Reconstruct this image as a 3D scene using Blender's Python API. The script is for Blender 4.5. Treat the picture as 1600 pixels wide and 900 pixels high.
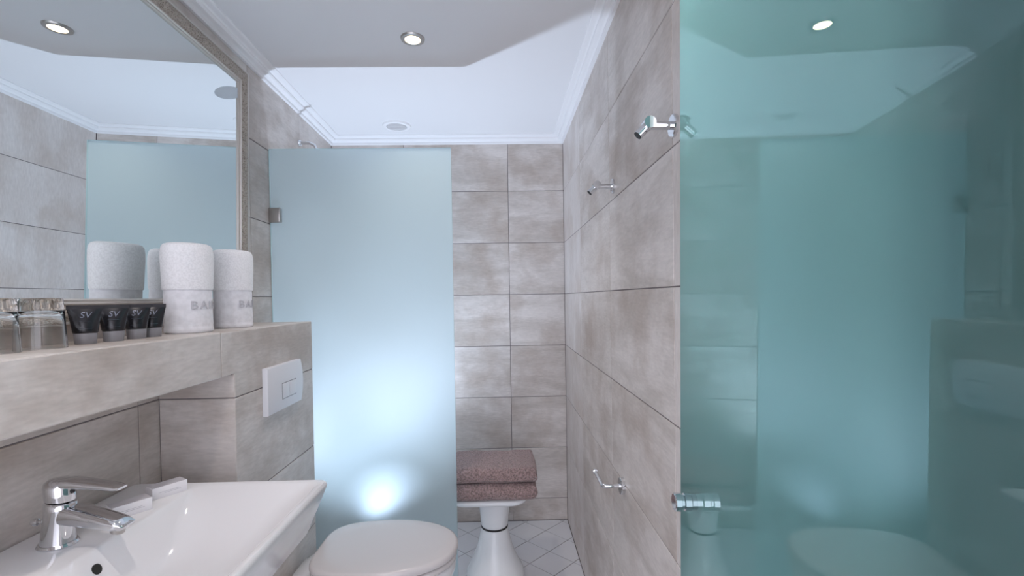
import bpy, bmesh, math, random
from mathutils import Vector, Matrix
random.seed(7)
for o in list(bpy.data.objects): bpy.data.objects.remove(o)
scene = bpy.context.scene
COL = scene.collection
H0 = 1.312                                   # eye height above the floor

# ------------------------------------------------------------------ camera
def cam_axes(yaw, pitch, roll):
    f = Vector((math.sin(yaw)*math.cos(pitch), math.cos(yaw)*math.cos(pitch), math.sin(pitch)))
    r = Vector((math.cos(yaw), -math.sin(yaw), 0)); u = r.cross(f)
    return math.cos(roll)*r+math.sin(roll)*u, -math.sin(roll)*r+math.cos(roll)*u, f
cr, cu, cf = cam_axes(0.0221, -0.0170, -0.0151)
cd = bpy.data.cameras.new('camera'); cam = bpy.data.objects.new('camera', cd); COL.objects.link(cam)
cd.sensor_width = 36.0; cd.lens = 748.3/1600*36; cd.shift_y = 27.58/1600; cd.clip_start = 0.02
m = Matrix.Identity(4)
for i in range(3): m[i][0], m[i][1], m[i][2] = cr[i], cu[i], -cf[i]
m[2][3] = H0
cam.matrix_world = m
scene.camera = cam

# ------------------------------------------------------------------ world, lights, exposure
w = bpy.data.worlds.new('world'); scene.world = w; w.use_nodes = True
w.node_tree.nodes['Background'].inputs[0].default_value = (0.87, 0.87, 1.0, 1)
w.node_tree.nodes['Background'].inputs[1].default_value = 2.0
def light(name, kind, loc, energy, color, **kw):
    l = bpy.data.lights.new(name, kind); l.energy = energy; l.color = color
    for k, v in kw.items(): setattr(l, k, v)
    o = bpy.data.objects.new(name, l); COL.objects.link(o); o.location = loc
    return o
LAMP = (-0.62, 2.36, 0.12)
ub = light('uplight_beam', 'SPOT', LAMP, 74, (0.66, 0.79, 1.0), shadow_soft_size=0.022, spot_size=math.radians(108), spot_blend=1.0)
ub.rotation_euler = (math.pi, 0, 0)
CEIL = H0+0.93
DOWN = [(-0.302, 1.733), (-0.45, 0.62)]  # second one is an unseen fill lamp, added to brighten the room
for i, (x, y) in enumerate(DOWN):
    light('downlight_beam', 'SPOT', (x, y, CEIL-0.012), 11, (1.0, 0.90, 0.85), spot_size=math.radians(110), spot_blend=0.8, shadow_soft_size=0.03)
vs = scene.view_settings
vs.view_transform = 'Standard'; vs.look = 'None'; vs.exposure = 0.62; vs.gamma = 1.0; vs.use_curve_mapping = False

# ------------------------------------------------------------------ materials
def mat(name): 
    m = bpy.data.materials.new(name); m.use_nodes = True
    nt = m.node_tree; return m, nt, nt.nodes['Principled BSDF']
def simple(name, col, rough=0.5, metal=0.0, **kw):
    m, nt, b = mat(name)
    b.inputs['Base Color'].default_value = (*col, 1); b.inputs['Roughness'].default_value = rough; b.inputs['Metallic'].default_value = metal
    for k, v in kw.items(): b.inputs[k].default_value = v
    return m
def N(nt, t, **kw):
    n = nt.nodes.new(t)
    for k, v in kw.items(): setattr(n, k, v)
    return n
def ramp(nt, stops):
    r = N(nt, 'ShaderNodeValToRGB'); e = r.color_ramp.elements
    while len(e) < len(stops): e.new(0.5)
    for i, (p, c) in enumerate(stops): e[i].position = p; e[i].color = (*c, 1)
    return r
def stone(name, light_c, mid_c, brown_c, vertical=False):
    m, nt, b = mat(name); L = nt.links
    tc = N(nt, 'ShaderNodeTexCoord'); oi = N(nt, 'ShaderNodeObjectInfo')
    mp = N(nt, 'ShaderNodeMapping'); mp.inputs['Scale'].default_value = (1, 1, 1)
    off = N(nt, 'ShaderNodeVectorMath', operation='SCALE'); off.inputs[0].default_value = (37, 51, 13)
    L.new(oi.outputs['Random'], off.inputs['Scale'])
    add = N(nt, 'ShaderNodeVectorMath', operation='ADD'); L.new(tc.outputs['Object'], add.inputs[0]); L.new(off.outputs[0], add.inputs[1])
    st = N(nt, 'ShaderNodeMapping'); st.inputs['Scale'].default_value = (5.5, 1.3, 1) if vertical else (1.3, 5.5, 1); L.new(add.outputs[0], st.inputs['Vector'])
    n1 = N(nt, 'ShaderNodeTexNoise'); n1.inputs['Scale'].default_value = 1.7; n1.inputs['Detail'].default_value = 5; n1.inputs['Roughness'].default_value = 0.62; n1.inputs['Distortion'].default_value = 0.6
    L.new(st.outputs[0], n1.inputs['Vector'])
    n2 = N(nt, 'ShaderNodeTexNoise'); n2.inputs['Scale'].default_value = 3.6; n2.inputs['Detail'].default_value = 6; n2.inputs['Roughness'].default_value = 0.6
    L.new(add.outputs[0], n2.inputs['Vector'])
    n3 = N(nt, 'ShaderNodeTexNoise'); n3.inputs['Scale'].default_value = 26; n3.inputs['Detail'].default_value = 4; L.new(st.outputs[0], n3.inputs['Vector'])
    r1 = ramp(nt, [(0.34, mid_c), (0.62, light_c)]); L.new(n1.outputs[0], r1.inputs[0])
    r2 = ramp(nt, [(0.46, (0, 0, 0)), (0.68, (1, 1, 1))]); L.new(n2.outputs[0], r2.inputs[0])
    mul = N(nt, 'ShaderNodeMath', operation='MULTIPLY'); mul.inputs[1].default_value = 0.75; L.new(r2.outputs[0], mul.inputs[0])
    mx = N(nt, 'ShaderNodeMix', data_type='RGBA'); L.new(mul.outputs[0], mx.inputs[0]); L.new(r1.outputs[0], mx.inputs[6]); mx.inputs[7].default_value = (*brown_c, 1)
    r3 = ramp(nt, [(0.3, (0.9, 0.9, 0.9)), (0.7, (1.04, 1.04, 1.04))]); L.new(n3.outputs[0], r3.inputs[0])
    mx2 = N(nt, 'ShaderNodeMix', data_type='RGBA', blend_type='MULTIPLY'); mx2.inputs[0].default_value = 1; L.new(mx.outputs[2], mx2.inputs[6]); L.new(r3.outputs[0], mx2.inputs[7])
    L.new(mx2.outputs[2], b.inputs['Base Color'])
    b.inputs['Roughness'].default_value = 0.42; b.inputs['Specular IOR Level'].default_value = 0.35
    bp = N(nt, 'ShaderNodeBump'); bp.inputs['Strength'].default_value = 0.05; bp.inputs['Distance'].default_value = 0.004; L.new(n3.outputs[0], bp.inputs['Height']); L.new(bp.outputs[0], b.inputs['Normal'])
    return m
M = {}
M['stone'] = stone('stone_tile', (0.72, 0.67, 0.635), (0.55, 0.50, 0.46), (0.42, 0.345, 0.29))
M['stone_v'] = stone('stone_tile_upright', (0.74, 0.69, 0.66), (0.66, 0.60, 0.565), (0.54, 0.46, 0.405), True)  # same stone made paler: light the right wall lacks is in its colour
M['hall'] = simple('hall_floor', (0.22, 0.17, 0.13), 0.5)
M['grout'] = simple('grout', (0.20, 0.175, 0.18), 0.9)
M['floor_tile'] = simple('floor_tile', (0.74, 0.74, 0.76), 0.22)
M['paint'] = simple('ceiling_paint', (0.78, 0.78, 0.79), 0.85)
M['cornice'] = simple('cornice_paint', (0.83, 0.83, 0.84), 0.6)
M['ceramic'] = simple('ceramic', (0.80, 0.79, 0.80), 0.08, **{'Coat Weight': 0.3, 'Coat Roughness': 0.03})
M['lid'] = simple('lid_plastic', (0.66, 0.62, 0.61), 0.22)
M['plastic'] = simple('white_plastic', (0.76, 0.76, 0.79), 0.3)
M['chrome'] = simple('chrome', (0.72, 0.73, 0.75), 0.06, 1.0)
M['steel'] = simple('brushed_steel', (0.50, 0.48, 0.46), 0.32, 1.0)
M['black'] = simple('black_gloss', (0.012, 0.012, 0.016), 0.22)
M['rubber'] = simple('black_rubber', (0.02, 0.02, 0.02), 0.6)
M['hole'] = simple('dark_hole', (0.015, 0.014, 0.012), 0.7)
M['grille'] = simple('vent_grille', (0.42, 0.43, 0.46), 0.6)
M['cap'] = simple('grey_cap', (0.24, 0.235, 0.25), 0.38)
M['print'] = simple('silver_print', (0.17, 0.19, 0.24), 0.35, 0.6)
M['print_dim'] = simple('dim_print', (0.035, 0.045, 0.06), 0.4)
M['carton'] = simple('soap_carton', (0.88, 0.86, 0.88), 0.55)
M['carton_grey'] = simple('soap_carton_print', (0.55, 0.53, 0.56), 0.6)
M['thread'] = simple('grey_thread', (0.55, 0.54, 0.57), 0.8)
M['mirror'] = simple('mirror_silver', (0.83, 0.875, 0.88), 0.0, 1.0)
M['patch'] = simple('painted_reflection', (0.62, 0.69, 0.75), 0.5)
M['stool'] = simple('stool_white', (0.80, 0.82, 0.83), 0.18)
M['lip'] = simple('frame_bead', (0.60, 0.56, 0.52), 0.35, 0.55)

def terry(name, col, scale, strength, dist=0.004, dark=0.88):
    m, nt, b = mat(name); L = nt.links
    tc = N(nt, 'ShaderNodeTexCoord')
    n = N(nt, 'ShaderNodeTexNoise'); n.inputs['Scale'].default_value = scale; n.inputs['Detail'].default_value = 3; L.new(tc.outputs['Object'], n.inputs['Vector'])
    n2 = N(nt, 'ShaderNodeTexNoise'); n2.inputs['Scale'].default_value = 18; n2.inputs['Detail'].default_value = 3; L.new(tc.outputs['Object'], n2.inputs['Vector'])
    ad = N(nt, 'ShaderNodeMath', operation='ADD'); L.new(n.outputs[0], ad.inputs[0]); L.new(n2.outputs[0], ad.inputs[1])
    bp = N(nt, 'ShaderNodeBump'); bp.inputs['Strength'].default_value = strength; bp.inputs['Distance'].default_value = dist; L.new(ad.outputs[0], bp.inputs['Height']); L.new(bp.outputs[0], b.inputs['Normal'])
    d = tuple(x*dark for x in col)
    r = ramp(nt, [(0.36, d), (0.60, col)]); L.new(n.outputs[0], r.inputs[0]); L.new(r.outputs[0], b.inputs['Base Color'])
    b.inputs['Roughness'].default_value = 0.95; b.inputs['Sheen Weight'].default_value = 0.3
    return m
M['terry_white'] = terry('white_terry', (0.90, 0.89, 0.90), 240, 0.22, 0.002)
M['weave_white'] = terry('white_towel_weave', (0.84, 0.83, 0.86), 60, 0.16, 0.003)
M['terry_mauve'] = terry('mauve_terry', (0.47, 0.33, 0.315), 150, 1.0, 0.012, 0.45)

# carved band of the mirror frame
m, nt, b = mat('frame_carving'); L = nt.links
tc = N(nt, 'ShaderNodeTexCoord'); v = N(nt, 'ShaderNodeTexVoronoi'); v.inputs['Scale'].default_value = 210; L.new(tc.outputs['Object'], v.inputs['Vector'])
n = N(nt, 'ShaderNodeTexNoise'); n.inputs['Scale'].default_value = 120; n.inputs['Detail'].default_value = 4; L.new(tc.outputs['Object'], n.inputs['Vector'])
ad = N(nt, 'ShaderNodeMath', operation='ADD'); L.new(v.outputs['Distance'], ad.inputs[0]); L.new(n.outputs[0], ad.inputs[1])
r = ramp(nt, [(0.50, (0.15, 0.115, 0.085)), (1.05, (0.47, 0.41, 0.35))]); L.new(ad.outputs[0], r.inputs[0]); L.new(r.outputs[0], b.inputs['Base Color'])
bp = N(nt, 'ShaderNodeBump'); bp.inputs['Strength'].default_value = 0.9; bp.inputs['Distance'].default_value = 0.004; L.new(ad.outputs[0], bp.inputs['Height']); L.new(bp.outputs[0], b.inputs['Normal'])
b.inputs['Metallic'].default_value = 0.5; b.inputs['Roughness'].default_value = 0.42
M['carving'] = m

# frosted shower screen: etched inner face scatters, outer face lets it through
def out(nt): return [n for n in nt.nodes if n.type == 'OUTPUT_MATERIAL'][0]
m, nt, b = mat('frosted_face'); L = nt.links; nt.nodes.remove(b)
rf = N(nt, 'ShaderNodeBsdfRefraction'); rf.inputs['Color'].default_value = (0.84, 0.90, 0.95, 1); rf.inputs['Roughness'].default_value = 0.80; rf.inputs['IOR'].default_value = 1.25
tr = N(nt, 'ShaderNodeBsdfTranslucent'); tr.inputs['Color'].default_value = (0.80, 0.92, 0.95, 1)
df = N(nt, 'ShaderNodeBsdfDiffuse'); df.inputs['Color'].default_value = (0.72, 0.84, 0.87, 1)
m1 = N(nt, 'ShaderNodeMixShader'); m1.inputs[0].default_value = 0.32; L.new(rf.outputs[0], m1.inputs[1]); L.new(tr.outputs[0], m1.inputs[2])
m2 = N(nt, 'ShaderNodeMixShader'); m2.inputs[0].default_value = 0.30; L.new(m1.outputs[0], m2.inputs[1]); L.new(df.outputs[0], m2.inputs[2]); L.new(m2.outputs[0], out(nt).inputs[0])
M['frost'] = m
m, nt, b = mat('clear_face'); L = nt.links; nt.nodes.remove(b)
tp = N(nt, 'ShaderNodeBsdfTransparent'); tp.inputs['Color'].default_value = (0.93, 0.98, 0.98, 1); L.new(tp.outputs[0], out(nt).inputs[0])
M['clear'] = m
M['glass_edge'] = simple('glass_edge', (0.72, 0.88, 0.88), 0.25)
# drinking glass
m, nt, b = mat('tumbler_glass'); b.inputs['Base Color'].default_value = (0.97, 0.97, 0.96, 1); b.inputs['Roughness'].default_value = 0.0; b.inputs['Transmission Weight'].default_value = 1.0; b.inputs['IOR'].default_value = 1.47
M['glass'] = m
# teal door glass: glossy face over a satin green body
m, nt, b = mat('teal_glass'); L = nt.links; nt.nodes.remove(b)
df = N(nt, 'ShaderNodeBsdfDiffuse'); df.inputs['Color'].default_value = (0.05, 0.10, 0.10, 1)
tr = N(nt, 'ShaderNodeBsdfTranslucent'); tr.inputs['Color'].default_value = (0.65, 0.91, 0.91, 1)
gl = N(nt, 'ShaderNodeBsdfGlossy'); gl.inputs['Roughness'].default_value = 0.0; gl.inputs['Color'].default_value = (0.78, 0.97, 0.97, 1)
fr = N(nt, 'ShaderNodeFresnel'); fr.inputs['IOR'].default_value = 2.3
m1 = N(nt, 'ShaderNodeMixShader'); m1.inputs[0].default_value = 0.74; L.new(df.outputs[0], m1.inputs[1]); L.new(tr.outputs[0], m1.inputs[2])
m2 = N(nt, 'ShaderNodeMixShader'); L.new(fr.outputs[0], m2.inputs[0]); L.new(m1.outputs[0], m2.inputs[1]); L.new(gl.outputs[0], m2.inputs[2]); L.new(m2.outputs[0], out(nt).inputs[0])
M['teal'] = m
def emit(name, col, s):
    m, nt, b = mat(name); b.inputs['Base Color'].default_value = (*col, 1); b.inputs['Emission Color'].default_value = (*col, 1); b.inputs['Emission Strength'].default_value = s
    return m
M['bulb'] = emit('warm_bulb', (1.0, 0.80, 0.55), 6.0)
M['uplens'] = emit('uplight_lens', (0.70, 0.85, 1.0), 9.0)

# ------------------------------------------------------------------ mesh helpers
def new_obj(name, mesh, material=None, parent=None, mw=None):
    o = bpy.data.objects.new(name, mesh); COL.objects.link(o)
    if material is not None and not mesh.materials: mesh.materials.append(material)
    if parent is not None: o.parent = parent
    if mw is not None: o.matrix_local = mw
    return o
def pymesh(name, V, F, smooth=False, angle=None):
    me = bpy.data.meshes.new(name); me.from_pydata([tuple(v) for v in V], [], F); me.validate()
    bm = bmesh.new(); bm.from_mesh(me); bmesh.ops.recalc_face_normals(bm, faces=bm.faces); bm.to_mesh(me); bm.free()
    if smooth:
        me.polygons.foreach_set('use_smooth', [True]*len(me.polygons))
        if angle: me.set_sharp_from_angle(angle=math.radians(angle))
    me.update(); return me
def loft(loops, cap0=True, cap1=True, closed=True):
    V = []; F = []; n = len(loops[0])
    for l in loops: V += [tuple(p) for p in l]
    for i in range(len(loops)-1):
        for j in range(n if closed else n-1):
            k = (j+1) % n
            F.append((i*n+j, i*n+k, (i+1)*n+k, (i+1)*n+j))
    if cap0: F.append(tuple(range(n-1, -1, -1)))
    if cap1: F.append(tuple((len(loops)-1)*n+j for j in range(n)))
    return V, F
def lathe(prof, n=40, sx=1, sy=1):
    return loft([[(r*sx*math.cos(2*math.pi*j/n), r*sy*math.sin(2*math.pi*j/n), z) for j in range(n)] for r, z in prof])
def axis_matrix(loc, d):
    q = Vector(d).to_track_quat('Z', 'Y'); return Matrix.Translation(loc) @ q.to_matrix().to_4x4()
def xf(V, M4): return [tuple(M4 @ Vector(v)) for v in V]
def boxmesh(name, x0, x1, y0, y1, z0, z1, bevel=0.0, seg=2):
    V = [(x, y, z) for x in (x0, x1) for y in (y0, y1) for z in (z0, z1)]
    F = [(0, 1, 3, 2), (4, 6, 7, 5), (0, 4, 5, 1), (2, 3, 7, 6), (0, 2, 6, 4), (1, 5, 7, 3)]
    me = pymesh(name, V, F)
    if bevel:
        bm = bmesh.new(); bm.from_mesh(me); bmesh.ops.bevel(bm, geom=bm.edges[:], offset=bevel, segments=seg, profile=0.5, affect='EDGES'); bm.to_mesh(me); bm.free()
        me.polygons.foreach_set('use_smooth', [True]*len(me.polygons)); me.set_sharp_from_angle(angle=math.radians(50))
    return me
def tube(path, radii, n=20):
    P = [Vector(p) for p in path]; loops = []; up = None
    if not hasattr(radii, '__len__'): radii = [radii]*len(P)
    for i, p in enumerate(P):
        t = (P[min(i+1, len(P)-1)]-P[max(i-1, 0)]).normalized()
        if up is None: up = t.orthogonal().normalized()
        up = (up-t*up.dot(t)).normalized(); s = t.cross(up)
        loops.append([p+radii[i]*(up*math.cos(2*math.pi*j/n)+s*math.sin(2*math.pi*j/n)) for j in range(n)])
    return loft(loops)
def rrect(x0, x1, y0, y1, r, z, k=8):
    L = []
    for cx, cy, a in ((x1-r, y1-r, 0), (x0+r, y1-r, 90), (x0+r, y0+r, 180), (x1-r, y0+r, 270)):
        for i in range(k+1):
            t = math.radians(a+90*i/k); L.append((cx+r*math.cos(t), cy+r*math.sin(t), z))
    return L
def empty(name, loc, label, cat, group=None, rotz=0):
    o = bpy.data.objects.new(name, None); COL.objects.link(o); o.empty_display_size = 0.05
    o.location = loc; o.rotation_euler = (0, 0, rotz); tag(o, label, cat, group); return o
def tag(o, label, cat, group=None):
    o['label'] = label; o['category'] = cat
    if group: o['group'] = group
    return o
def struct(o, label, cat): o['kind'] = 'structure'; return tag(o, label, cat)

# flat polygon tile: (u,v) outline, chamfered face at n=0
TILES = {}
def tile_mesh(poly, t=0.007, ch=0.0012):
    key = (tuple((round(a, 4), round(b_, 4)) for a, b_ in poly), t)
    if key in TILES: return TILES[key]
    n = len(poly); a = sum(poly[i][0]*poly[(i+1) % n][1]-poly[(i+1) % n][0]*poly[i][1] for i in range(n))
    if a < 0: poly = poly[::-1]
    ins = []
    for i in range(n):
        p0, p1, p2 = Vector(poly[i-1]), Vector(poly[i]), Vector(poly[(i+1) % n])
        e1 = (p1-p0).normalized(); e2 = (p2-p1).normalized(); n1 = Vector((-e1.y, e1.x)); n2 = Vector((-e2.y, e2.x))
        bis = n1+n2; bis = bis/max(bis.dot(n1), 0.3) if bis.length > 1e-6 else n1
        ins.append(p1+bis*ch)
    V, F = loft([[(p[0], p[1], -t) for p in poly], [(p[0], p[1], -ch) for p in poly], [(p[0], p[1], 0) for p in ins]])
    me = pymesh('tile', V, F); TILES[key] = me; return me
def clip(poly, a, b_, c):          # keep a*u+b*v <= c
    R = []
    for i in range(len(poly)):
        p, q = poly[i], poly[(i+1) % len(poly)]; dp = a*p[0]+b_*p[1]-c; dq = a*q[0]+b_*q[1]-c
        if dp <= 0: R.append(p)
        if (dp < 0) != (dq < 0) and abs(dp-dq) > 1e-9:
            s = dp/(dp-dq); R.append((p[0]+s*(q[0]-p[0]), p[1]+s*(q[1]-p[1])))
    return R
def area(p): return abs(sum(p[i][0]*p[(i+1) % len(p)][1]-p[(i+1) % len(p)][0]*p[i][1] for i in range(len(p))))/2
def put_tile(parent, O, U, V_, poly, material, gap=0.003, inset=True):
    """poly in (u,v) from O along U,V_; the face points along U x V_"""
    U = Vector(U).normalized(); V_ = Vector(V_).normalized(); Nn = U.cross(V_)
    if inset:
        n = len(poly); a = sum(poly[i][0]*poly[(i+1) % n][1]-poly[(i+1) % n][0]*poly[i][1] for i in range(n))
        if a < 0: poly = poly[::-1]
        P2 = []
        for i in range(n):
            p0, p1, p2 = Vector(poly[i-1]), Vector(poly[i]), Vector(poly[(i+1) % n])
            e1 = (p1-p0).normalized(); e2 = (p2-p1).normalized(); n1 = Vector((-e1.y, e1.x)); n2 = Vector((-e2.y, e2.x))
            b2 = n1+n2; b2 = b2/max(b2.dot(n1), 0.3); P2.append(tuple(p1+b2*gap/2))
        poly = P2
    cu_ = sum(p[0] for p in poly)/len(poly); cv_ = sum(p[1] for p in poly)/len(poly)
    me = tile_mesh([(p[0]-cu_, p[1]-cv_) for p in poly])
    mw = Matrix.Identity(4); pos = Vector(O)+U*cu_+V_*cv_
    for i in range(3): mw[i][0], mw[i][1], mw[i][2], mw[i][3] = U[i], V_[i], Nn[i], pos[i]
    return new_obj('tile', me, material, parent, mw)
def rect(u0, u1, v0, v1): return [(u0, v0), (u1, v0), (u1, v1), (u0, v1)]
def cuts(a, b_, joint, step):
    k = math.ceil((a-joint)/step+1e-6); L = [a]
    while joint+k*step < b_-1e-6:
        if joint+k*step-a > 0.004: L.append(joint+k*step)
        k += 1
    return L+[b_]
ROW = H0+0.618                    # height of one horizontal joint, rows of 0.3
rows = lambda z0, z1: cuts(z0, z1, ROW, 0.3)

# ------------------------------------------------------------------ the room shell
XR, YB, YN = 0.3717, 2.792, -0.40
xl = lambda y: -0.945-0.022*(y-1.9)
WT = CEIL                          # walls run up behind the cornice
REC = 0.002                        # grout sits this far behind the tile faces
def wall(name, label, x0, x1, y0, y1, z0, z1):
    return struct(new_obj(name, boxmesh(name, x0, x1, y0, y1, z0, z1), M['grout']), label, 'wall')
wb = wall('wall_back', 'beige stone tiled back wall of the shower', -1.10, XR+0.12, YB+REC, YB+0.12, -0.06, WT+0.1)
for a, b_ in zip(cuts(xl(YB), XR, 0.049, 0.6)[:-1], cuts(xl(YB), XR, 0.049, 0.6)[1:]):
    for z0, z1 in zip(rows(0, WT)[:-1], rows(0, WT)[1:]):
        put_tile(wb, (0, YB, 0), (1, 0, 0), (0, 0, 1), rect(a, b_, z0, z1), M['stone'])
DY0, DY1, DH = 0.36, 0.945, 2.10              # assumed doorway in the right wall, letting light through the teal leaf
wr = wall('wall_right', 'beige stone tiled wall with chrome hooks beside the glass door', XR+REC, XR+0.10, DY1, YB+0.02, -0.06, WT+0.1)
new_obj('wall_section', boxmesh('wall_section', XR+REC, XR+0.10, YN, DY0, -0.06, WT+0.1), M['grout'], wr)
new_obj('lintel', boxmesh('lintel', XR+REC, XR+0.10, DY0, DY1, DH, WT+0.1), M['grout'], wr)
ys = cuts(YN, YB, 1.023, 0.6)
for a, b_ in zip(ys[:-1], ys[1:]):
    for z0, z1 in zip(rows(0, WT)[:-1], rows(0, WT)[1:]):
        for p in (rect(-b_, -max(a, DY1), z0, z1) if b_ > DY1 else None, rect(-min(b_, DY0), -a, z0, z1) if a < DY0 else None,
                  rect(-min(b_, DY1), -max(a, DY0), max(z0, DH), z1) if (a < DY1 and b_ > DY0 and z1 > DH) else None):
            if p and area(p) > 0.0008: put_tile(wr, (XR, 0, 0), (0, -1, 0), (0, 0, 1), p, M['stone_v'])
new_obj('light_stop_jamb', boxmesh('light_stop_jamb', XR-0.035, XR+0.10, DY0-0.06, DY0, 0.0, DH, 0.002), M['paint'], wr)  # unseen jamb added, stands out to sharpen the dark edge in the glass
light('hall_fill', 'POINT', (0.80, 1.02, 2.12), 32, (1.0, 0.97, 0.93), shadow_soft_size=0.08)  # unseen fill lamp, added to brighten the upper left of the teal glass
struct(new_obj('wall_hall', boxmesh('wall_hall', 1.7, 1.8, -0.6, 2.6, -0.06, WT+0.1), M['paint']), 'unseen plain wall added to block background light beyond the teal door', 'wall')  # assumed room; wall added to keep background light off the glass
struct(new_obj('ceiling_hall', boxmesh('ceiling_hall', XR+0.12, 1.8, -0.6, 2.6, CEIL, CEIL+0.08), M['paint']), 'unseen plain ceiling added to block background light beyond the teal door', 'ceiling')  # added to keep background light off the glass from above
hf = struct(new_obj('floor_hall', boxmesh('floor_hall', XR+0.10, 1.8, -0.6, 2.6, -0.06, 0.0), M['hall']), 'unseen plain floor added to block light from below beyond the teal door', 'floor')  # dark slab added so the lower glass gets less light
wn = new_obj('wall_near', boxmesh('wall_near', -1.10, -0.86, YN-0.10, YN, -0.06, WT+0.1), M['paint'])
struct(wn, 'plain wall around the open doorway behind the viewer', 'wall')
for x0, x1, z0 in ((-0.86, 0.29, 2.08), (0.29, XR+0.12, -0.06)):
    new_obj('lintel' if z0 > 1 else 'jamb', boxmesh('jamb', x0, x1, YN-0.10, YN, z0, WT+0.1), M['paint'], wn)
UL = Vector((-0.022, 1, 0)).normalized()
def wl_box():
    V = []
    for y in (YN, YB+0.02):
        for dx in (-REC, -0.14):
            for z in (-0.06, WT+0.1): V.append((xl(y)+dx, y, z))
    return pymesh('wall_left', V, [(0, 1, 3, 2), (4, 6, 7, 5), (0, 4, 5, 1), (2, 3, 7, 6), (0, 2, 6, 4), (1, 5, 7, 3)])
wl = struct(new_obj('wall_left', wl_box(), M['grout']), 'beige stone tiled wall behind the framed mirror and washbasin', 'wall')
ys = cuts(YN, YB, 1.84, 0.6); LR = [0, H0-1.155, H0-0.855, H0-0.555, H0-0.262, H0+0.018, H0+0.318, H0+0.618, WT]
for a, b_ in zip(ys[:-1], ys[1:]):
    for z0, z1 in zip(LR[:-1], LR[1:]):
        put_tile(wl, (xl(0), 0, 0), UL, (0, 0, 1), rect(a, b_, z0, z1), M['stone'])
# floor: white tiles laid on the diagonal
fl = struct(new_obj('floor', boxmesh('floor', -1.1, XR+0.12, YN, YB+0.1, -0.06, -REC), M['grout']), 'white diagonal tiled floor with dark grout lines', 'floor')
S = 0.109; VX, VY = 0.120, 2.555
ijs = []
for i in range(-20, 20):
    for j in range(-40, 20):
        if (i+j) % 2 == 0: ijs.append((VX+i*S, VY+j*S))
for x, y in ijs:
    d = [(x+S, y), (x, y+S), (x-S, y), (x, y-S)]
    d = [(p[0], p[1]+S) for p in d]
    for a, b_, c_ in ((1, 0, XR-0.001), (0, 1, YB-0.001), (0, -1, -0.9)): d = clip(d, a, b_, c_) if d else d
    d = clip(d, -1, -0.022, 0.945-0.022*1.9-0.001) if d else d
    if len(d) >= 3 and area(d) > 0.00012:
        put_tile(fl, (0, 0, 0), (1, 0, 0), (0, 1, 0), d, M['floor_tile'], 0.0035)
ce = struct(new_obj('ceiling', boxmesh('ceiling', -1.1, XR+0.12, YN, YB+0.1, CEIL, CEIL+0.08), M['paint']), 'plain white ceiling, grey outside the shower', 'ceiling')
# cornice: stepped profile (distance from wall, drop)
CP = [(0, .041), (.010, .041), (.012, .037), (.012, .030), (.018, .026), (.030, .023), (.034, .018), (.034, .012), (.040, .009), (.056, .007), (.060, .004), (.060, 0), (0, 0)]
def cornice(name, label, ends):
    loops = [[(x0+nx*d, y0+ny*d, CEIL-z) for d, z in CP] for (x0, y0, nx, ny) in ends]
    V, F = loft(loops); o = new_obj(name, pymesh(name, V, F), M['cornice']); struct(o, label, 'cornice'); return o
cornice('trim_1', 'white stepped plaster cornice along the mirror wall', [(xl(YN), YN, 1, 0), (xl(YB), YB, 1, -1)])
cornice('trim_2', 'white stepped plaster cornice along the shower back wall', [(xl(YB), YB, 1, -1), (XR, YB, -1, -1)])
cornice('trim_3', 'white stepped plaster cornice along the hook wall', [(XR, YB, -1, -1), (XR, YN, -1, 0)])

# tiled ledge and cistern box
XF, YE, YBX = -0.728, 1.85, 1.314
ZL, ZA = H0-0.080, H0-0.197
def ledge_mesh():
    r = REC; V = []; F = []
    def bx(y0, y1, z0, z1):
        n = len(V)
        for x in (None, XF-r):
            for y in (y0, y1):
                for z in (z0, z1): V.append((xl(y)-0.03 if x is None else x, y, z))
        F.extend([tuple(n+i for i in f) for f in [(0, 1, 3, 2), (4, 6, 7, 5), (0, 4, 5, 1), (2, 3, 7, 6), (0, 2, 6, 4), (1, 5, 7, 3)]])
    bx(YN+0.002, YE-r, ZA+r, ZL-r); bx(YBX+r, YE-r, 0, ZA+r)
    return pymesh('wall_ledge', V, F)
lg = struct(new_obj('wall_ledge', ledge_mesh(), M['grout']), 'stone tiled ledge and cistern box below the mirror', 'ledge')
U_, V_ = (0, 1, 0), (0, 0, 1)
for a, b_ in ((YN+0.002, 0.056), (0.056, 0.656), (0.656, 1.256)):
    put_tile(lg, (XF, 0, 0), U_, V_, rect(a, b_, ZA, ZL), M['stone'])
put_tile(lg, (XF, 0, 0), U_, V_, [(1.256, ZA), (YBX, ZA), (YBX, H0-0.262), (YE, H0-0.262), (YE, ZL), (1.256, ZL)], M['stone'])
for z0, z1 in ((H0-0.555, H0-0.262), (H0-0.855, H0-0.555), (H0-1.155, H0-0.855), (0, H0-1.155)):
    put_tile(lg, (XF, 0, 0), U_, V_, rect(YBX, YE, z0, z1), M['stone'])
for z0, z1 in ((H0-0.262, ZA), (H0-0.555, H0-0.262), (H0-0.855, H0-0.555), (H0-1.155, H0-0.855), (0, H0-1.155)):
    put_tile(lg, (0, YBX, 0), (1, 0, 0), V_, rect(xl(YBX), XF, z0, z1), M['stone'])
    put_tile(lg, (0, YE, 0), (-1, 0, 0), V_, rect(-XF, -xl(YE), z0, z1 if z1 != ZA else ZL), M['stone'])
for a, b_ in ((YN+0.002, 0.056), (0.056, 0.656), (0.656, 1.256), (1.256, YE)):
    put_tile(lg, (0, 0, ZL), (1, 0, 0), (0, 1, 0), [(xl(a), a), (XF, a), (XF, b_), (xl(b_), b_)], M['stone'], 0.002)
    if b_ < 1.3: put_tile(lg, (0, 0, ZA), (1, 0, 0), (0, -1, 0), [(xl(a), -a), (XF, -a), (XF, -b_), (xl(b_), -b_)], M['stone'], 0.002)

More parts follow.
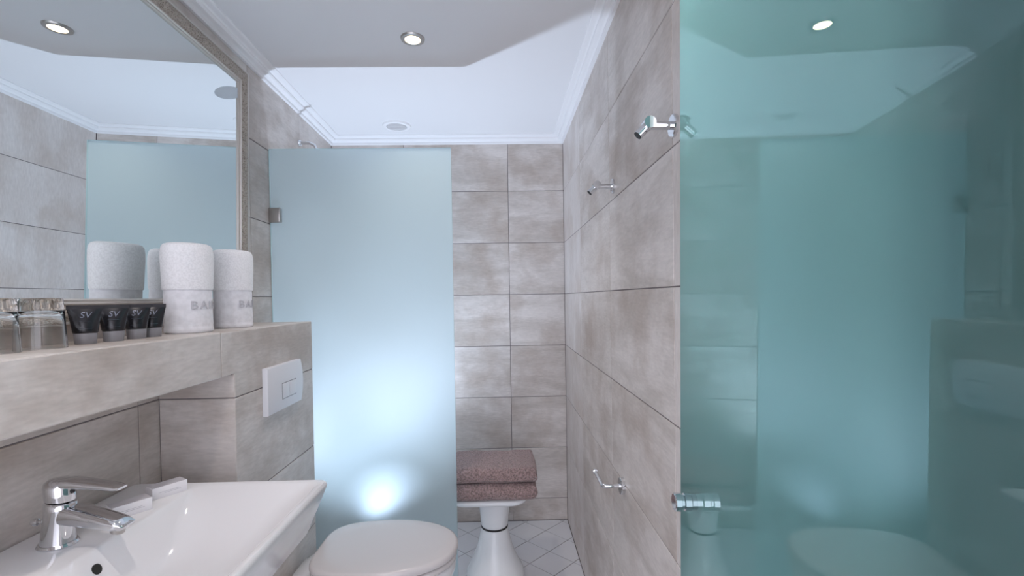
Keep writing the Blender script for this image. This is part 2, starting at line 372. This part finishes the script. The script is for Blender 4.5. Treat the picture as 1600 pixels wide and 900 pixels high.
# ------------------------------------------------------------------ shower screen
SY, SX0, SX1, SZ = 2.0, xl(2.0), -0.199, H0+0.624
sc = empty('shower_screen', (SX0, SY, 0), 'tall frosted glass shower screen behind the toilet', 'shower screen')
me = boxmesh('pane', 0.002, SX1-SX0, -0.004, 0.004, 0.006, SZ)
for k in ('clear', 'frost', 'glass_edge'): me.materials.append(M[k])
for p in me.polygons: p.material_index = 0 if p.normal.y < -0.9 else 1 if p.normal.y > 0.9 else 2
new_obj('pane', me, None, sc)
for z in (H0+0.352, 0.35):
    new_obj('clamp', boxmesh('clamp', 0.0, 0.047, -0.014, 0.014, z-0.03, z+0.03, 0.003), M['steel'], sc)
# shower arm on the left wall, its flange showing above the screen
sa = empty('shower_spout', (xl(2.32), 2.32, H0+0.752), 'small chrome shower spout fixed to the wall above the screen', 'shower spout')
V, F = lathe([(0.0, 0), (0.015, 0), (0.015, 0.006), (0.012, 0.010), (0.0, 0.010)], 28); new_obj('flange', pymesh('flange', xf(V, axis_matrix((0, 0, 0), (1, 0, 0))), F, True, 40), M['chrome'], sa)
V, F = tube([(0.008, 0, 0), (0.05, 0, 0), (0.075, 0, -0.012), (0.085, 0, -0.04), (0.085, 0, -0.12)], 0.0075, 14); new_obj('pipe', pymesh('pipe', V, F, True, 40), M['chrome'], sa)
# uplight on the shower floor
ul = empty('floor_uplight', (LAMP[0], LAMP[1], 0), 'small uplight on the shower floor glowing behind the frosted screen', 'lamp')
V, F = lathe([(0.0, 0), (0.05, 0), (0.05, 0.012), (0.036, 0.02), (0.036, 0.07), (0.03, 0.072), (0.03, 0.068), (0.0, 0.068)], 32); new_obj('housing', pymesh('housing', V, F, True, 40), M['black'], ul)
V, F = lathe([(0.0, 0.0685), (0.029, 0.0685), (0.024, 0.073), (0.0, 0.075)], 28); new_obj('lens', pymesh('lens', V, F, True, 40), M['uplens'], ul)

# ------------------------------------------------------------------ stool and mauve towels
st = empty('pedestal_stool', (-0.048, 2.23, 0), 'white glossy pedestal stool with a dark ring round its waist', 'stool')
V, F = lathe([(0, 0), (0.130, 0), (0.136, 0.012), (0.136, 0.03), (0.128, 0.055), (0.110, 0.085), (0.094, 0.12), (0.081, 0.16), (0.071, 0.20), (0.064, 0.236), (0.060, 0.242), (0, 0.242)], 48); new_obj('base', pymesh('base', V, F, True, 50), M['stool'], st)
V, F = lathe([(0, 0.240), (0.058, 0.240), (0.0625, 0.243), (0.0625, 0.249), (0.058, 0.252), (0, 0.252)], 48); new_obj('ring', pymesh('ring', V, F, True, 50), M['rubber'], st)
V, F = lathe([(0, 0.251), (0.060, 0.251), (0.064, 0.26), (0.066, 0.30), (0.071, 0.34), (0.080, 0.365), (0.088, 0.384), (0, 0.384)], 48); new_obj('neck', pymesh('neck', V, F, True, 50), M['stool'], st)
lo = []
for z, g in ((0.378, 0.040), (0.383, 0.018), (0.391, 0.005), (0.399, 0.0), (0.407, 0.002), (0.411, 0.008), (0.412, 0.02)):
    lo.append(rrect(-0.20+g, 0.150-g, -0.135+g, 0.135-g, 0.07-g*0.6, z, 8))
V, F = loft(lo); new_obj('seat', pymesh('seat', V, F, True, 60), M['stool'], st)
def folded_towel(label, loc, lx, ly, h, seed):
    """a towel folded flat: rounded folds front and back, soft uneven top"""
    rnd = random.Random(seed); root = empty('folded_towel', loc, label, 'towel', 'folded mauve towels on the stool')
    ph = rnd.random()*6; r = h/2; prof = []
    for i in range(11):
        a = -math.pi/2-math.pi*i/10; prof.append((-ly/2+r*0.7+r*0.7*math.cos(a), r+r*math.sin(a)))
    for i in range(9): prof.append((-ly/2+r*0.7+(ly-1.4*r)*(i+1)/10, h))
    for i in range(11):
        a = math.pi/2-math.pi*i/10; prof.append((ly/2-r*0.7+r*0.7*math.cos(a), r+r*math.sin(a)))
    for i in range(9): prof.append((ly/2-r*0.7-(ly-1.4*r)*(i+1)/10, 0.0))
    loops = []; n = 36
    for x, g in [(-lx/2, 0.60), (-lx/2+0.003, 0.80), (-lx/2+0.009, 0.95)]+[(-lx/2+0.018+(lx-0.036)*k/n, 1.0) for k in range(n+1)]+[(lx/2-0.009, 0.95), (lx/2-0.003, 0.80), (lx/2, 0.60)]:
        wv = 0.0022*math.sin(x*24+ph)+0.0014*math.sin(x*61+ph*2)
        loops.append([(x+0.003*math.sin(z*70+y*20+ph), y*(0.985+0.015*g)+0.002*math.sin(x*30+z*50+ph), max(0.0, h/2+(z-h/2)*g+((wv-0.0036) if z > h*0.5 else 0))) for y, z in prof])
    V, F = loft(loops); new_obj('cloth', pymesh('cloth', V, F, True), M['terry_mauve'], root)
    # narrow flat hem along the front fold
    V, F = loft([[(x, -ly/2-0.0012+0.002*math.sin(x*30+ph), h*0.30+dz+0.003*math.sin(x*11+ph)) for dz in (-0.0025, 0.0025)]+[(x, -ly/2+0.004, h*0.30+dz) for dz in (0.0025, -0.0025)] for x in [-lx/2+0.012+(lx-0.024)*k/24 for k in range(25)]])
    new_obj('hem', pymesh('hem', V, F), M['terry_mauve'], root)
    return root
TX, TY = -0.045, 2.235
folded_towel('mauve terry towel folded flat, lower of the two on the stool', (TX, TY, 0.4125), 0.38, 0.29, 0.078, 3)
folded_towel('mauve terry towel folded flat, upper of the two on the stool', (TX, TY+0.003, 0.491), 0.38, 0.29, 0.069, 5)

# ------------------------------------------------------------------ toilet and flush plate
TYc = 1.595
to = empty('wall_hung_toilet', (XF, TYc, 0), 'white wall-hung toilet with its lid closed', 'toilet')
def dloop(x0, x1, hw0, hw1, z, n=48, sq=2.15):
    """D outline: squarish hinge end at x0, elliptical tip at x1"""
    L = []; xm = x0+(x1-x0)*0.42
    for i in range(n):
        a = 2*math.pi*i/n; c_, s_ = math.cos(a), math.sin(a)
        if c_ >= 0:
            L.append((xm+(x1-xm)*abs(c_)**(2/sq), hw1*math.copysign(abs(s_)**(2/sq), s_), z))
        else:
            e = 2/5.0; f = abs(c_)**e; wdt = hw1+(hw0-hw1)*f**2
            L.append((xm-(xm-x0)*f, wdt*math.copysign(abs(s_)**(2/4.2), s_), z))
    return L
LZ = H0-0.815
A0, A1 = 0.108, 0.570
lo = [dloop(A0+g, A1-g, 0.150-g, 0.183-g, LZ+z) for g, z in ((0.012, -0.026), (0.002, -0.024), (0, -0.018), (0.0, -0.010), (0.004, -0.003), (0.012, 0.0), (0.05, 0.0025), (0.10, 0.004))]
V, F = loft(lo); new_obj('lid', pymesh('lid', V, F, True, 60), M['lid'], to)
lo = [dloop(A0+0.004+g, A1-0.004-g, 0.147-g, 0.180-g, LZ+z) for g, z in ((0.012, -0.050), (0.002, -0.047), (0, -0.042), (0.0, -0.036), (0.004, -0.031), (0.012, -0.030))]
V, F = loft(lo); new_obj('seat', pymesh('seat', V, F, True, 60), M['lid'], to)
lo = [dloop(a, b_, c_, d_, LZ+z) for a, b_, c_, d_, z in ((0.0, 0.30, 0.09, 0.10, -0.39), (0.0, 0.36, 0.11, 0.125, -0.36), (0.0, 0.44, 0.13, 0.15, -0.28), (0.0, 0.51, 0.15, 0.168, -0.19), (0.0, 0.547, 0.135, 0.175, -0.12), (0.03, 0.560, 0.135, 0.178, -0.085), (0.075, 0.562, 0.138, 0.178, -0.062), (0.095, 0.55, 0.13, 0.168, -0.053))]
V, F = loft(lo); new_obj('bowl', pymesh('bowl', V, F, True, 60), M['ceramic'], to)
for s in (-1, 1):
    V, F = lathe([(0, 0), (0.013, 0), (0.013, 0.022), (0.010, 0.026), (0, 0.026)], 20)
    new_obj('hinge', pymesh('hinge', xf(V, Matrix.Translation((A0+0.016, s*0.085, LZ-0.054))), F, True, 40), M['chrome'], to)
fp = empty('flush_plate', (XF, 1.594, H0-0.278), 'white dual flush plate on the cistern box', 'flush plate')
def plate(y0, y1, z0, z1, x0, x1, bulge, rb=0.004):
    L = []
    for x, g in ((x0, 0.0), (x1-rb, 0.0), (x1-rb*0.3, rb*0.35), (x1, rb)):
        l = [(x, y0+g, z0+g)]
        for i in range(9): t = -1+i/4; l.append((x, y1-g-bulge*t*t, (z0+g)+(z1-z0-2*g)*(t+1)/2))
        l.append((x, y0+g, z1-g)); L.append(l)
    return loft(L)
V, F = plate(-0.13, 0.13, -0.073, 0.073, 0, 0.017, 0.018); new_obj('plate', pymesh('plate', V, F, True, 35), M['plastic'], fp)
for y0, y1 in ((-0.035, 0.012), (0.0145, 0.065)):
    new_obj('button', boxmesh('button', 0.0165, 0.0188, y0, y1, -0.038, 0.010, 0.001), M['plastic'], fp)
new_obj('bezel', boxmesh('bezel', 0.0160, 0.0172, -0.0375, 0.0675, -0.0405, 0.0125), M['cap'], fp)

# ------------------------------------------------------------------ washbasin
BZ = H0-0.4475
BY0, BY1, BX1 = 0.588, 1.203, -0.438
bs = empty('washbasin', (0, 0, 0), 'white ceramic washbasin mounted on the tiled wall', 'washbasin')
bs.location = (xl(0.9), 0.9, BZ)
ox = xl(0.9); X0 = 0.008; X1 = BX1-ox; Y0 = BY0-0.9; Y1 = BY1-0.9
def bl(a, b_, c_, d_, r, z): return rrect(a, b_, c_, d_, r, z, 8)
lo = [bl(X0, X1-0.15, Y0+0.12, Y1-0.12, 0.05, -0.19), bl(X0, X1-0.09, Y0+0.06, Y1-0.06, 0.05, -0.175), bl(X0, X1-0.035, Y0+0.022, Y1-0.022, 0.035, -0.11),
      bl(X0, X1-0.006, Y0+0.004, Y1-0.004, 0.022, -0.03), bl(X0, X1, Y0, Y1, 0.018, -0.010), bl(X0, X1-0.001, Y0+0.001, Y1-0.001, 0.018, -0.004), bl(X0+0.002, X1-0.005, Y0+0.005, Y1-0.005, 0.016, 0.0),
      bl(X0+0.158, X1-0.014, Y0+0.014, Y1-0.014, 0.03, 0.0), bl(X0+0.165, X1-0.020, Y0+0.021, Y1-0.021, 0.035, -0.004),
      bl(X0+0.183, X1-0.045, Y0+0.075, Y1-0.075, 0.06, -0.035), bl(X0+0.198, X1-0.07, Y0+0.13, Y1-0.13, 0.06, -0.07), bl(X0+0.213, X1-0.10, Y0+0.18, Y1-0.18, 0.05, -0.092), bl(X0+0.235, X1-0.15, Y0+0.235, Y1-0.235, 0.03, -0.098)]
V, F = loft(lo); new_obj('bowl', pymesh('bowl', V, F, True, 42), M['ceramic'], bs)
# overflow hole on the slope below the tap
od = Vector((0.9, 0, 0.42)).normalized()
oc = Vector((X0+0.1800, -0.030, -0.030))
V, F = lathe([(0.0, 0.001), (0.0095, 0.001), (0.0095, -0.004), (0.0, -0.004)], 24); new_obj('overflow', pymesh('overflow', xf(V, axis_matrix(oc, od)), F), M['hole'], bs)
# ------------------------------------------------------------------ mixer tap
tp_ = empty('mixer_tap', (-0.832, 0.903, BZ), 'chrome single-lever mixer tap on the washbasin', 'tap')
V, F = lathe([(0, 0), (0.029, 0), (0.030, 0.003), (0.028, 0.007), (0, 0.007)], 36, 1.08, 0.95); new_obj('base_ring', pymesh('base_ring', V, F, True, 40), M['chrome'], tp_)
def ell(cx, cz, rx, ry, tilt, n=32, y=0):     # cross-section ellipse, tilted about Y
    c_, s_ = math.cos(tilt), math.sin(tilt)
    return [(cx+rx*math.cos(2*math.pi*j/n)*c_, y+ry*math.sin(2*math.pi*j/n), cz+rx*math.cos(2*math.pi*j/n)*s_) for j in range(n)]
lo = [ell(0, 0.006, 0.0275, 0.025, 0), ell(0.001, 0.02, 0.0258, 0.0238, 0), ell(0.003, 0.045, 0.0245, 0.0228, 0), ell(0.006, 0.068, 0.025, 0.0228, -0.03), ell(0.007, 0.080, 0.0255, 0.0228, -0.10), ell(0.007, 0.083, 0.023, 0.0205, -0.12)]
V, F = loft(lo); new_obj('body', pymesh('body', V, F, True, 50), M['chrome'], tp_)
def sq(cx, cz, hw, hh, tilt, n=32, p=3.2):    # superellipse section standing across X
    L = []
    for j in range(n):
        a = 2*math.pi*j/n; u = math.copysign(abs(math.cos(a))**(2/p), math.cos(a))*hh; v = math.copysign(abs(math.sin(a))**(2/p), math.sin(a))*hw
        L.append((cx-u*math.sin(tilt), v, cz+u*math.cos(tilt)))
    return L
lo = [sq(0.0, 0.058, 0.018, 0.018, -0.25), sq(0.02, 0.058, 0.0205, 0.0175, -0.28), sq(0.05, 0.053, 0.0215, 0.0165, -0.27), sq(0.085, 0.045, 0.0215, 0.0135, -0.27), sq(0.113, 0.038, 0.0205, 0.0105, -0.30), sq(0.128, 0.034, 0.0175, 0.0060, -0.45), sq(0.131, 0.033, 0.013, 0.002, -0.5)]
V, F = loft(lo); new_obj('spout', pymesh('spout', V, F, True, 50), M['chrome'], tp_)
V, F = lathe([(0, 0), (0.0115, 0), (0.0115, 0.010), (0, 0.010)], 24); new_obj('aerator', pymesh('aerator', xf(V, axis_matrix((0.109, 0, 0.022), (0.28, 0, 0.96))), F, True, 40), M['steel'], tp_)
lo = [ell(0.0065, 0.0855, 0.0235, 0.0215, -0.10), ell(0.006, 0.095, 0.0245, 0.0222, -0.06), ell(0.005, 0.110, 0.0245, 0.0222, 0.0), ell(0.005, 0.118, 0.0225, 0.0205, 0.0), ell(0.006, 0.1235, 0.0165, 0.015, 0.0), ell(0.007, 0.1255, 0.006, 0.005, 0.0)]
V, F = loft(lo); lev = new_obj('handle', pymesh('handle', V, F, True, 50), M['chrome'], tp_)
lo = [sq(0.0, 0.116, 0.017, 0.0085, -0.05), sq(0.03, 0.1165, 0.0175, 0.0090, -0.07), sq(0.06, 0.1130, 0.0160, 0.0075, -0.10), sq(0.09, 0.109, 0.0145, 0.0062, -0.12), sq(0.110, 0.106, 0.0135, 0.0054, -0.12), sq(0.121, 0.1045, 0.0115, 0.0022, -0.12)]
V, F = loft(lo); new_obj('lever', pymesh('lever', V, F, True, 50), M['chrome'], lev)
V, F = lathe([(0, 0), (0.0055, 0), (0.0055, 0.0015), (0, 0.0015)], 20); new_obj('temperature_dot', pymesh('temperature_dot', xf(V, axis_matrix((0.0286, 0, 0.101), (1, 0, 0.03))), F), M['black'], lev)
V, F = lathe([(0, 0), (0.003, 0), (0.003, 0.010), (0.0065, 0.012), (0.0075, 0.017), (0.005, 0.023), (0.0, 0.026)], 20); new_obj('pop_up_knob', pymesh('pop_up_knob', xf(V, axis_matrix((-0.018, -0.004, 0.046), (-1, -0.1, 0.0))), F, True, 40), M['chrome'], tp_)
# ------------------------------------------------------------------ soap cartons
def carton(label, x, y, rz, l=0.072, d=0.036, h=0.026):
    root = empty('soap_carton', (x, y, BZ), label, 'soap box', 'soap cartons on the washbasin', rz)
    new_obj('box', boxmesh('box', -d/2, d/2, -l/2, l/2, 0, h, 0.0012), M['carton'], root)
    new_obj('sleeve', boxmesh('sleeve', -d/2+0.0015, d/2-0.0015, -l/2+0.0015, l/2-0.0015, h-0.0006, h+0.0004), M['carton_grey'], root)
    for z, a, b_ in ((0.0135, -0.022, 0.018), (0.0105, -0.012, 0.022)):
        new_obj('printed_line', boxmesh('printed_line', d/2-0.0005, d/2+0.0002, a, b_, z, z+0.0008), M['carton_grey'], root)
    return root
carton('small white soap carton nearer the chrome tap', -0.800, 1.032, -0.62)
carton('small white soap carton at the far end of the washbasin', -0.790, 1.132, -0.58)

# ------------------------------------------------------------------ mirror with carved frame
a_, t_ = 0.0224, -0.023
MN = Vector((math.cos(a_)*math.cos(t_), math.sin(a_)*math.cos(t_), math.sin(t_)))
MU = Vector((-math.sin(a_), math.cos(a_), 0)); MV = MN.cross(MU)
mo = Vector((0, 0, H0))+MN*(-0.893)
mm = Matrix.Identity(4)
for i in range(3): mm[i][0], mm[i][1], mm[i][2], mm[i][3] = MU[i], MV[i], MN[i], mo[i]
FU0, FU1, FV0, FV1, FW = 0.47, 1.790, -0.064, 0.806, 0.055
base_pt = mm @ Vector(((FU0+FU1)/2, FV0, 0))
mr = empty('framed_mirror', base_pt, 'large wall mirror in a carved silver gilt frame', 'mirror')
mloc = Matrix.Translation(-base_pt) @ mm
V, F = loft([[(u, v, z) for u, v in rect(FU0+0.046, FU1-0.046, FV0+0.046, FV1-0.046)] for z in (-0.004, 0.0)])
new_obj('mirror_glass', pymesh('mirror_glass', V, F), M['mirror'], mr, mloc)
def rail(prof, material, name, parent):
    """four mitred rails; prof = (distance in from the outer edge, height)"""
    C = [(FU0, FV0, 1, 1), (FU1, FV0, -1, 1), (FU1, FV1, -1, -1), (FU0, FV1, 1, -1)]
    R = []
    for k in range(4):
        p, q = C[k], C[(k+1) % 4]
        lo = [[(e[0]+e[2]*d, e[1]+e[3]*d, z) for d, z in prof] for e in (p, q)]
        V, F = loft(lo); R.append(new_obj(name, pymesh(name, V, F), material, parent if not isinstance(parent, list) else parent[k], mloc if not isinstance(parent, list) else None))
    return R
rails = rail([(0.007, -0.006), (0.007, 0.009), (0.010, 0.013), (0.018, 0.015), (0.028, 0.014), (0.036, 0.011), (0.041, 0.008), (0.042, -0.006)], M['carving'], 'frame_rail', mr)
rail([(0.0, -0.006), (0.0, 0.010), (0.002, 0.013), (0.006, 0.013), (0.008, 0.010), (0.008, -0.006)], M['lip'], 'outer_bead', rails)
rail([(0.041, -0.005), (0.041, 0.008), (0.044, 0.010), (0.047, 0.009), (0.0485, 0.006), (0.052, 0.0065), (0.055, 0.004), (0.055, 0.0003), (0.05, -0.005)], M['lip'], 'inner_bead', rails)
# flat grey ellipse painted on the glass, standing in for an unexplained reflection
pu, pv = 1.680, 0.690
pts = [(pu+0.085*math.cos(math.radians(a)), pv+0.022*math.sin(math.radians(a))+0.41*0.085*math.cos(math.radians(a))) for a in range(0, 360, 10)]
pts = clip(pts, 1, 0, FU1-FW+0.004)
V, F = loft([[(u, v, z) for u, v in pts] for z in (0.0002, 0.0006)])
new_obj('reflection_patch', pymesh('reflection_patch', V, F), M['patch'], mr, mloc)

# ------------------------------------------------------------------ things on the ledge
def text_mesh(body, size, font_shear=0.0):
    cu_ = bpy.data.curves.new('t', 'FONT'); cu_.body = body; cu_.size = size; cu_.align_x = 'CENTER'; cu_.shear = font_shear; cu_.space_character = 1.0 if font_shear else 1.2; cu_.resolution_u = 3
    o = bpy.data.objects.new('t', cu_); COL.objects.link(o)
    dg = bpy.context.evaluated_depsgraph_get(); me = bpy.data.meshes.new_from_object(o.evaluated_get(dg))
    bpy.data.objects.remove(o); return me
def roll_towel(label, x, y, rx, ry, h, seed, text_ang, rotz):
    root = empty('rolled_towel', (x, y, ZL), label, 'towel', 'white rolled towels on the ledge', rotz)
    rnd = random.Random(seed); n = 56; p1, p2 = rnd.random()*6, rnd.random()*6
    def ring(s, z, wob=0.012):
        return [((rx*s*(1+wob*math.sin(2*a+p1)+0.006*math.sin(5*a+p2+z*30)))*math.cos(a), (ry*s*(1+wob*math.sin(3*a+p2)))*math.sin(a), z) for a in [2*math.pi*j/n for j in range(n)]]
    hm = h*0.50
    lo = [ring(0.90, 0), ring(0.965, 0.004), ring(0.97, 0.012), ring(0.955, 0.016), ring(0.955, 0.019), ring(0.965, 0.023), ring(0.955, 0.05), ring(0.945, 0.075), ring(0.95, hm-0.01), ring(0.93, hm+0.02)]
    V, F = loft(lo); new_obj('body', pymesh('body', V, F, True, 60), M['weave_white'], root)
    lo = [ring(0.93, hm-0.001), ring(0.985, hm-0.003), ring(1.0, hm+0.003), ring(1.02, hm+0.04), ring(1.04, hm+0.075), ring(1.035, h-0.022), ring(1.0, h-0.008), ring(0.93, h-0.001), ring(0.80, h+0.002), ring(0.55, h-0.001), ring(0.25, h-0.004)]
    V, F = loft(lo); o = new_obj('folded_top', pymesh('folded_top', V, F, True, 70), M['terry_white'], root)
    me = text_mesh('BAIN', 0.031)
    for v in me.vertices:
        a = text_ang+v.co.x*1.12/((rx+ry)/2); z = 0.062+v.co.y
        v.co = Vector((rx*0.985*math.cos(a), ry*0.985*math.sin(a), z))
    t = new_obj('embroidery', me, M['thread'], root)
    sd = t.modifiers.new('thick', 'SOLIDIFY'); sd.thickness = 0.0012; sd.offset = 0
    t['label'] = 'grey embroidered letters'
    return root
roll_towel('white rolled towel, larger one beside the black tubes', -0.830, 1.290, 0.054, 0.064, 0.232, 1, math.radians(-6), 0)
roll_towel('white rolled towel at the end of the ledge, partly behind another', -0.832, 1.505, 0.053, 0.062, 0.235, 2, math.radians(2), 0)
def tube_bottle(label, x, y, rz):
    root = empty('cosmetic_tube', (x, y, ZL), label, 'tube', 'black cosmetic tubes on the ledge', rz)
    V, F = lathe([(0, 0), (0.0165, 0), (0.0172, 0.001), (0.0185, 0.021), (0.0178, 0.022), (0, 0.022)], 32, 0.82, 1); new_obj('cap', pymesh('cap', V, F, True, 40), M['cap'], root)
    lo = []
    for z, wx, wy in ((0.022, 0.0150, 0.0188), (0.024, 0.0158, 0.0198), (0.035, 0.0145, 0.0212), (0.050, 0.0105, 0.0235), (0.062, 0.006, 0.0255), (0.070, 0.0022, 0.0272)):
        lo.append([(wx*math.cos(a), wy*math.sin(a), z) for a in [2*math.pi*j/32 for j in range(32)]])
    V, F = loft(lo); new_obj('body', pymesh('body', V, F, True, 50), M['black'], root)
    new_obj('crimp', boxmesh('crimp', -0.0012, 0.0012, -0.0275, 0.0275, 0.0695, 0.0775), M['black'], root)
    prof = ((0.022, 0.0150), (0.024, 0.0158), (0.035, 0.0145), (0.050, 0.0105), (0.062, 0.006), (0.070, 0.0022))
    def sx(z):
        for (z0, w0), (z1, w1) in zip(prof[:-1], prof[1:]):
            if z <= z1: return w0+(w1-w0)*(z-z0)/(z1-z0)
        return 0.0022
    def wrap(me, z0):
        for v in me.vertices:
            y_ = v.co.x; z = z0+v.co.y; v.co = Vector((sx(z)*math.sqrt(max(0.05, 1-(y_/0.024)**2))+0.0006, y_, z))
        return me
    new_obj('logo', wrap(text_mesh('SV', 0.0165, 0.25), 0.0525), M['print'], root)
    for z, hw in ((0.0455, 0.009), (0.031, 0.011)):
        ln = pymesh('printed_line', [(0, -hw+2*hw*i/8, 0) for i in range(9)]+[(0, -hw+2*hw*i/8, 0.0007) for i in range(9)], [(i, i+1, i+10, i+9) for i in range(8)])
        for v in ln.vertices: v.co = Vector((sx(z+v.co.z)*math.sqrt(1-(v.co.y/0.024)**2)+0.0006, v.co.y, z+v.co.z))
        new_obj('printed_line', ln, M['print_dim'], root)
    return root
for lab, x, y in (('small black cosmetic tube with grey cap, nearest the drinking glasses', -0.832, 0.975),
                  ('small black cosmetic tube with grey cap, second from the glasses', -0.826, 1.037),
                  ('small black cosmetic tube with grey cap, third from the glasses', -0.824, 1.098),
                  ('small black cosmetic tube with grey cap, next to the white towel', -0.826, 1.150)):
    tube_bottle(lab, x, y, math.atan2(-y, -x)+0.02)
def tumbler(label, x, y):
    root = empty('drinking_glass', (x, y, ZL), label, 'glass', 'upturned drinking glasses on the ledge')
    prof = [(0.0355, 0.0), (0.0355, 0.004), (0.0335, 0.04), (0.0315, 0.075), (0.0312, 0.089), (0.0295, 0.0915), (0.0, 0.0915)]
    inn = [(0.0338, 0.0), (0.0318, 0.04), (0.0298, 0.064), (0.026, 0.0685), (0.0, 0.0695)]
    n = 56
    loops = [[(max(r, 1e-5)*math.cos(2*math.pi*j/n), max(r, 1e-5)*math.sin(2*math.pi*j/n), z) for j in range(n)] for r, z in list(reversed(inn))+prof]
    V, F = loft(loops); new_obj('glass_body', pymesh('glass_body', V, F, True, 40), M['glass'], root)
    return root
tumbler('upturned clear drinking glass nearest the black tubes', -0.838, 0.890)
tumbler('upturned clear drinking glass cut off by the left edge of the view', -0.846, 0.812)

# ------------------------------------------------------------------ right wall fittings
def rosette(root, r, t=0.008):
    V, F = lathe([(0, 0), (r, 0), (r, t-0.002), (r-0.002, t), (0, t)], 32); return new_obj('wall_plate', pymesh('wall_plate', xf(V, axis_matrix((0, 0, 0), (-1, 0, 0))), F, True, 40), M['chrome'], root)
def coat_hook(label, y):
    root = empty('coat_hook', (XR, y, H0+0.357), label, 'hook', 'chrome coat hooks on the tiled wall')
    rosette(root, 0.024)
    V, F = tube([(-0.006, 0, 0), (-0.055, 0, 0)], 0.0085, 20); new_obj('stem', pymesh('stem', V, F, True, 40), M['chrome'], root)
    V, F = tube([(-0.056, -0.014, 0.004), (-0.056, 0.012, 0.004)], 0.0125, 24); new_obj('knuckle', pymesh('knuckle', V, F, True, 40), M['chrome'], root)
    V, F = tube([(-0.056, 0.0, 0.002), (-0.079, 0.0, -0.020)], 0.0095, 20); pg = new_obj('peg', pymesh('peg', V, F, True, 40), M['chrome'], root)
    V, F = tube([(-0.0788, 0.0, -0.0198), (-0.0800, 0.0, -0.0210)], 0.0088, 20); new_obj('peg_end', pymesh('peg_end', V, F), M['rubber'], pg)
coat_hook('chrome coat hook on the tiled wall beside the glass door edge', 1.008)
coat_hook('chrome coat hook on the tiled wall farther from the glass door', 1.560)
ph = empty('paper_holder', (XR, 1.475, H0-0.592), 'chrome bar toilet paper holder on the tiled wall', 'paper holder')
rosette(ph, 0.026, 0.012)
V, F = tube([(-0.008, 0, 0), (-0.055, 0, 0), (-0.060, 0.0015, 0), (-0.0625, 0.006, 0), (-0.063, 0.012, 0), (-0.063, 0.125, 0)], 0.0068, 18); br = new_obj('bar', pymesh('bar', V, F, True, 50), M['chrome'], ph)
V, F = tube([(-0.063, 0.122, 0), (-0.063, 0.130, 0)], 0.009, 18); new_obj('bar_end', pymesh('bar_end', V, F, True, 40), M['chrome'], br)

# ------------------------------------------------------------------ teal glass door standing open along the right wall
da, dt, dd = -0.0738, -0.0076, 0.2729
DN = Vector((math.cos(da)*math.cos(dt), math.sin(da)*math.cos(dt), math.sin(dt)))   # points away from the room
DU = Vector((-math.sin(da), math.cos(da), 0)); DV = DN.cross(DU)
free = Vector((0.3403, 0.9034, 0)); u1 = free.dot(DU)
do_ = Vector((0, 0, H0))+DN*dd
dm = Matrix.Identity(4)
for i in range(3): dm[i][0], dm[i][1], dm[i][2], dm[i][3] = DU[i], DV[i], DN[i], do_[i]
b0 = dm @ Vector((u1-0.4, -H0, 0)); b0.z = 0
dr = struct(empty('door_1', b0, 'teal frosted glass door standing open along the right wall', 'door'), 'teal frosted glass door standing open along the right wall', 'door')
dl = Matrix.Translation(-b0) @ dm
me = boxmesh('pane', u1-0.82, u1, -H0+0.012, 0.76, 0.0, 0.008)
me.materials.append(M['teal']); me.materials.append(M['glass_edge'])
for p in me.polygons: p.material_index = 0 if abs(p.normal.z) > 0.9 else 1
new_obj('pane', me, None, dr, dl)
ku = u1-0.088; kv = -0.357
V, F = lathe([(0, -0.038), (0.0135, -0.038), (0.0155, -0.036), (0.0155, -0.027), (0.0125, -0.0255), (0.0125, -0.022), (0.0148, -0.0205), (0.0148, -0.010), (0.0130, -0.0085), (0.0130, 0.0), (0, 0.0)], 36)
new_obj('knob', pymesh('knob', xf(V, Matrix.Translation((ku, kv, 0))), F, True, 40), M['chrome'], dr, dl)
V, F = lathe([(0, 0.008), (0.013, 0.008), (0.013, 0.022), (0.011, 0.024), (0, 0.024)], 32)
new_obj('knob', pymesh('knob', xf(V, Matrix.Translation((ku, kv, 0))), F, True, 40), M['chrome'], dr, dl)

# ------------------------------------------------------------------ ceiling fittings
def downlight(label, x, y):
    root = empty('downlight', (x, y, CEIL), label, 'downlight', 'recessed ceiling downlights')
    V, F = lathe([(0.028, -0.001), (0.028, -0.006), (0.033, -0.008), (0.041, -0.006), (0.043, 0.0), (0.03, 0.0)], 40)
    n = 40; F = [f for f in F if len(f) == 4]; k = len(V)//n
    F += [((k-1)*n+j, (k-1)*n+(j+1) % n, (j+1) % n, j) for j in range(n)]
    new_obj('trim_ring', pymesh('trim_ring', V, F, True, 40), M['steel'], root)
    V, F = lathe([(0, -0.0035), (0.0285, -0.0035), (0.0285, -0.0005), (0, -0.0005)], 32); new_obj('bulb', pymesh('bulb', V, F), M['bulb'], root)
downlight('round recessed ceiling downlight with a warm glowing bulb', *DOWN[0])
downlight('unseen round ceiling downlight added above the washbasin for fill light', *DOWN[1])
downlight('unseen round downlight fitting added at the fill lamp beyond the teal door', 0.80, 1.02)  # fitting put in where the unseen fill lamp hangs
vt = empty('ceiling_vent', (-0.545, 2.59, CEIL), 'round white extractor vent in the shower ceiling', 'vent')
V, F = lathe([(0, -0.002), (0.052, -0.002), (0.054, -0.010), (0.064, -0.012), (0.072, -0.008), (0.075, 0), (0, 0)], 44); new_obj('cover', pymesh('cover', V, F, True, 40), M['cornice'], vt)
for i in range(7):
    y = -0.036+i*0.012; hw = math.sqrt(0.050**2-y*y)
    new_obj('louvre', boxmesh('louvre', -hw, hw, y-0.002, y+0.002, -0.010, -0.0015), M['cornice'], vt)
V, F = lathe([(0, -0.0035), (0.050, -0.0035), (0.050, -0.002), (0, -0.002)], 40); new_obj('grille_back', pymesh('grille_back', V, F), M['grille'], vt)
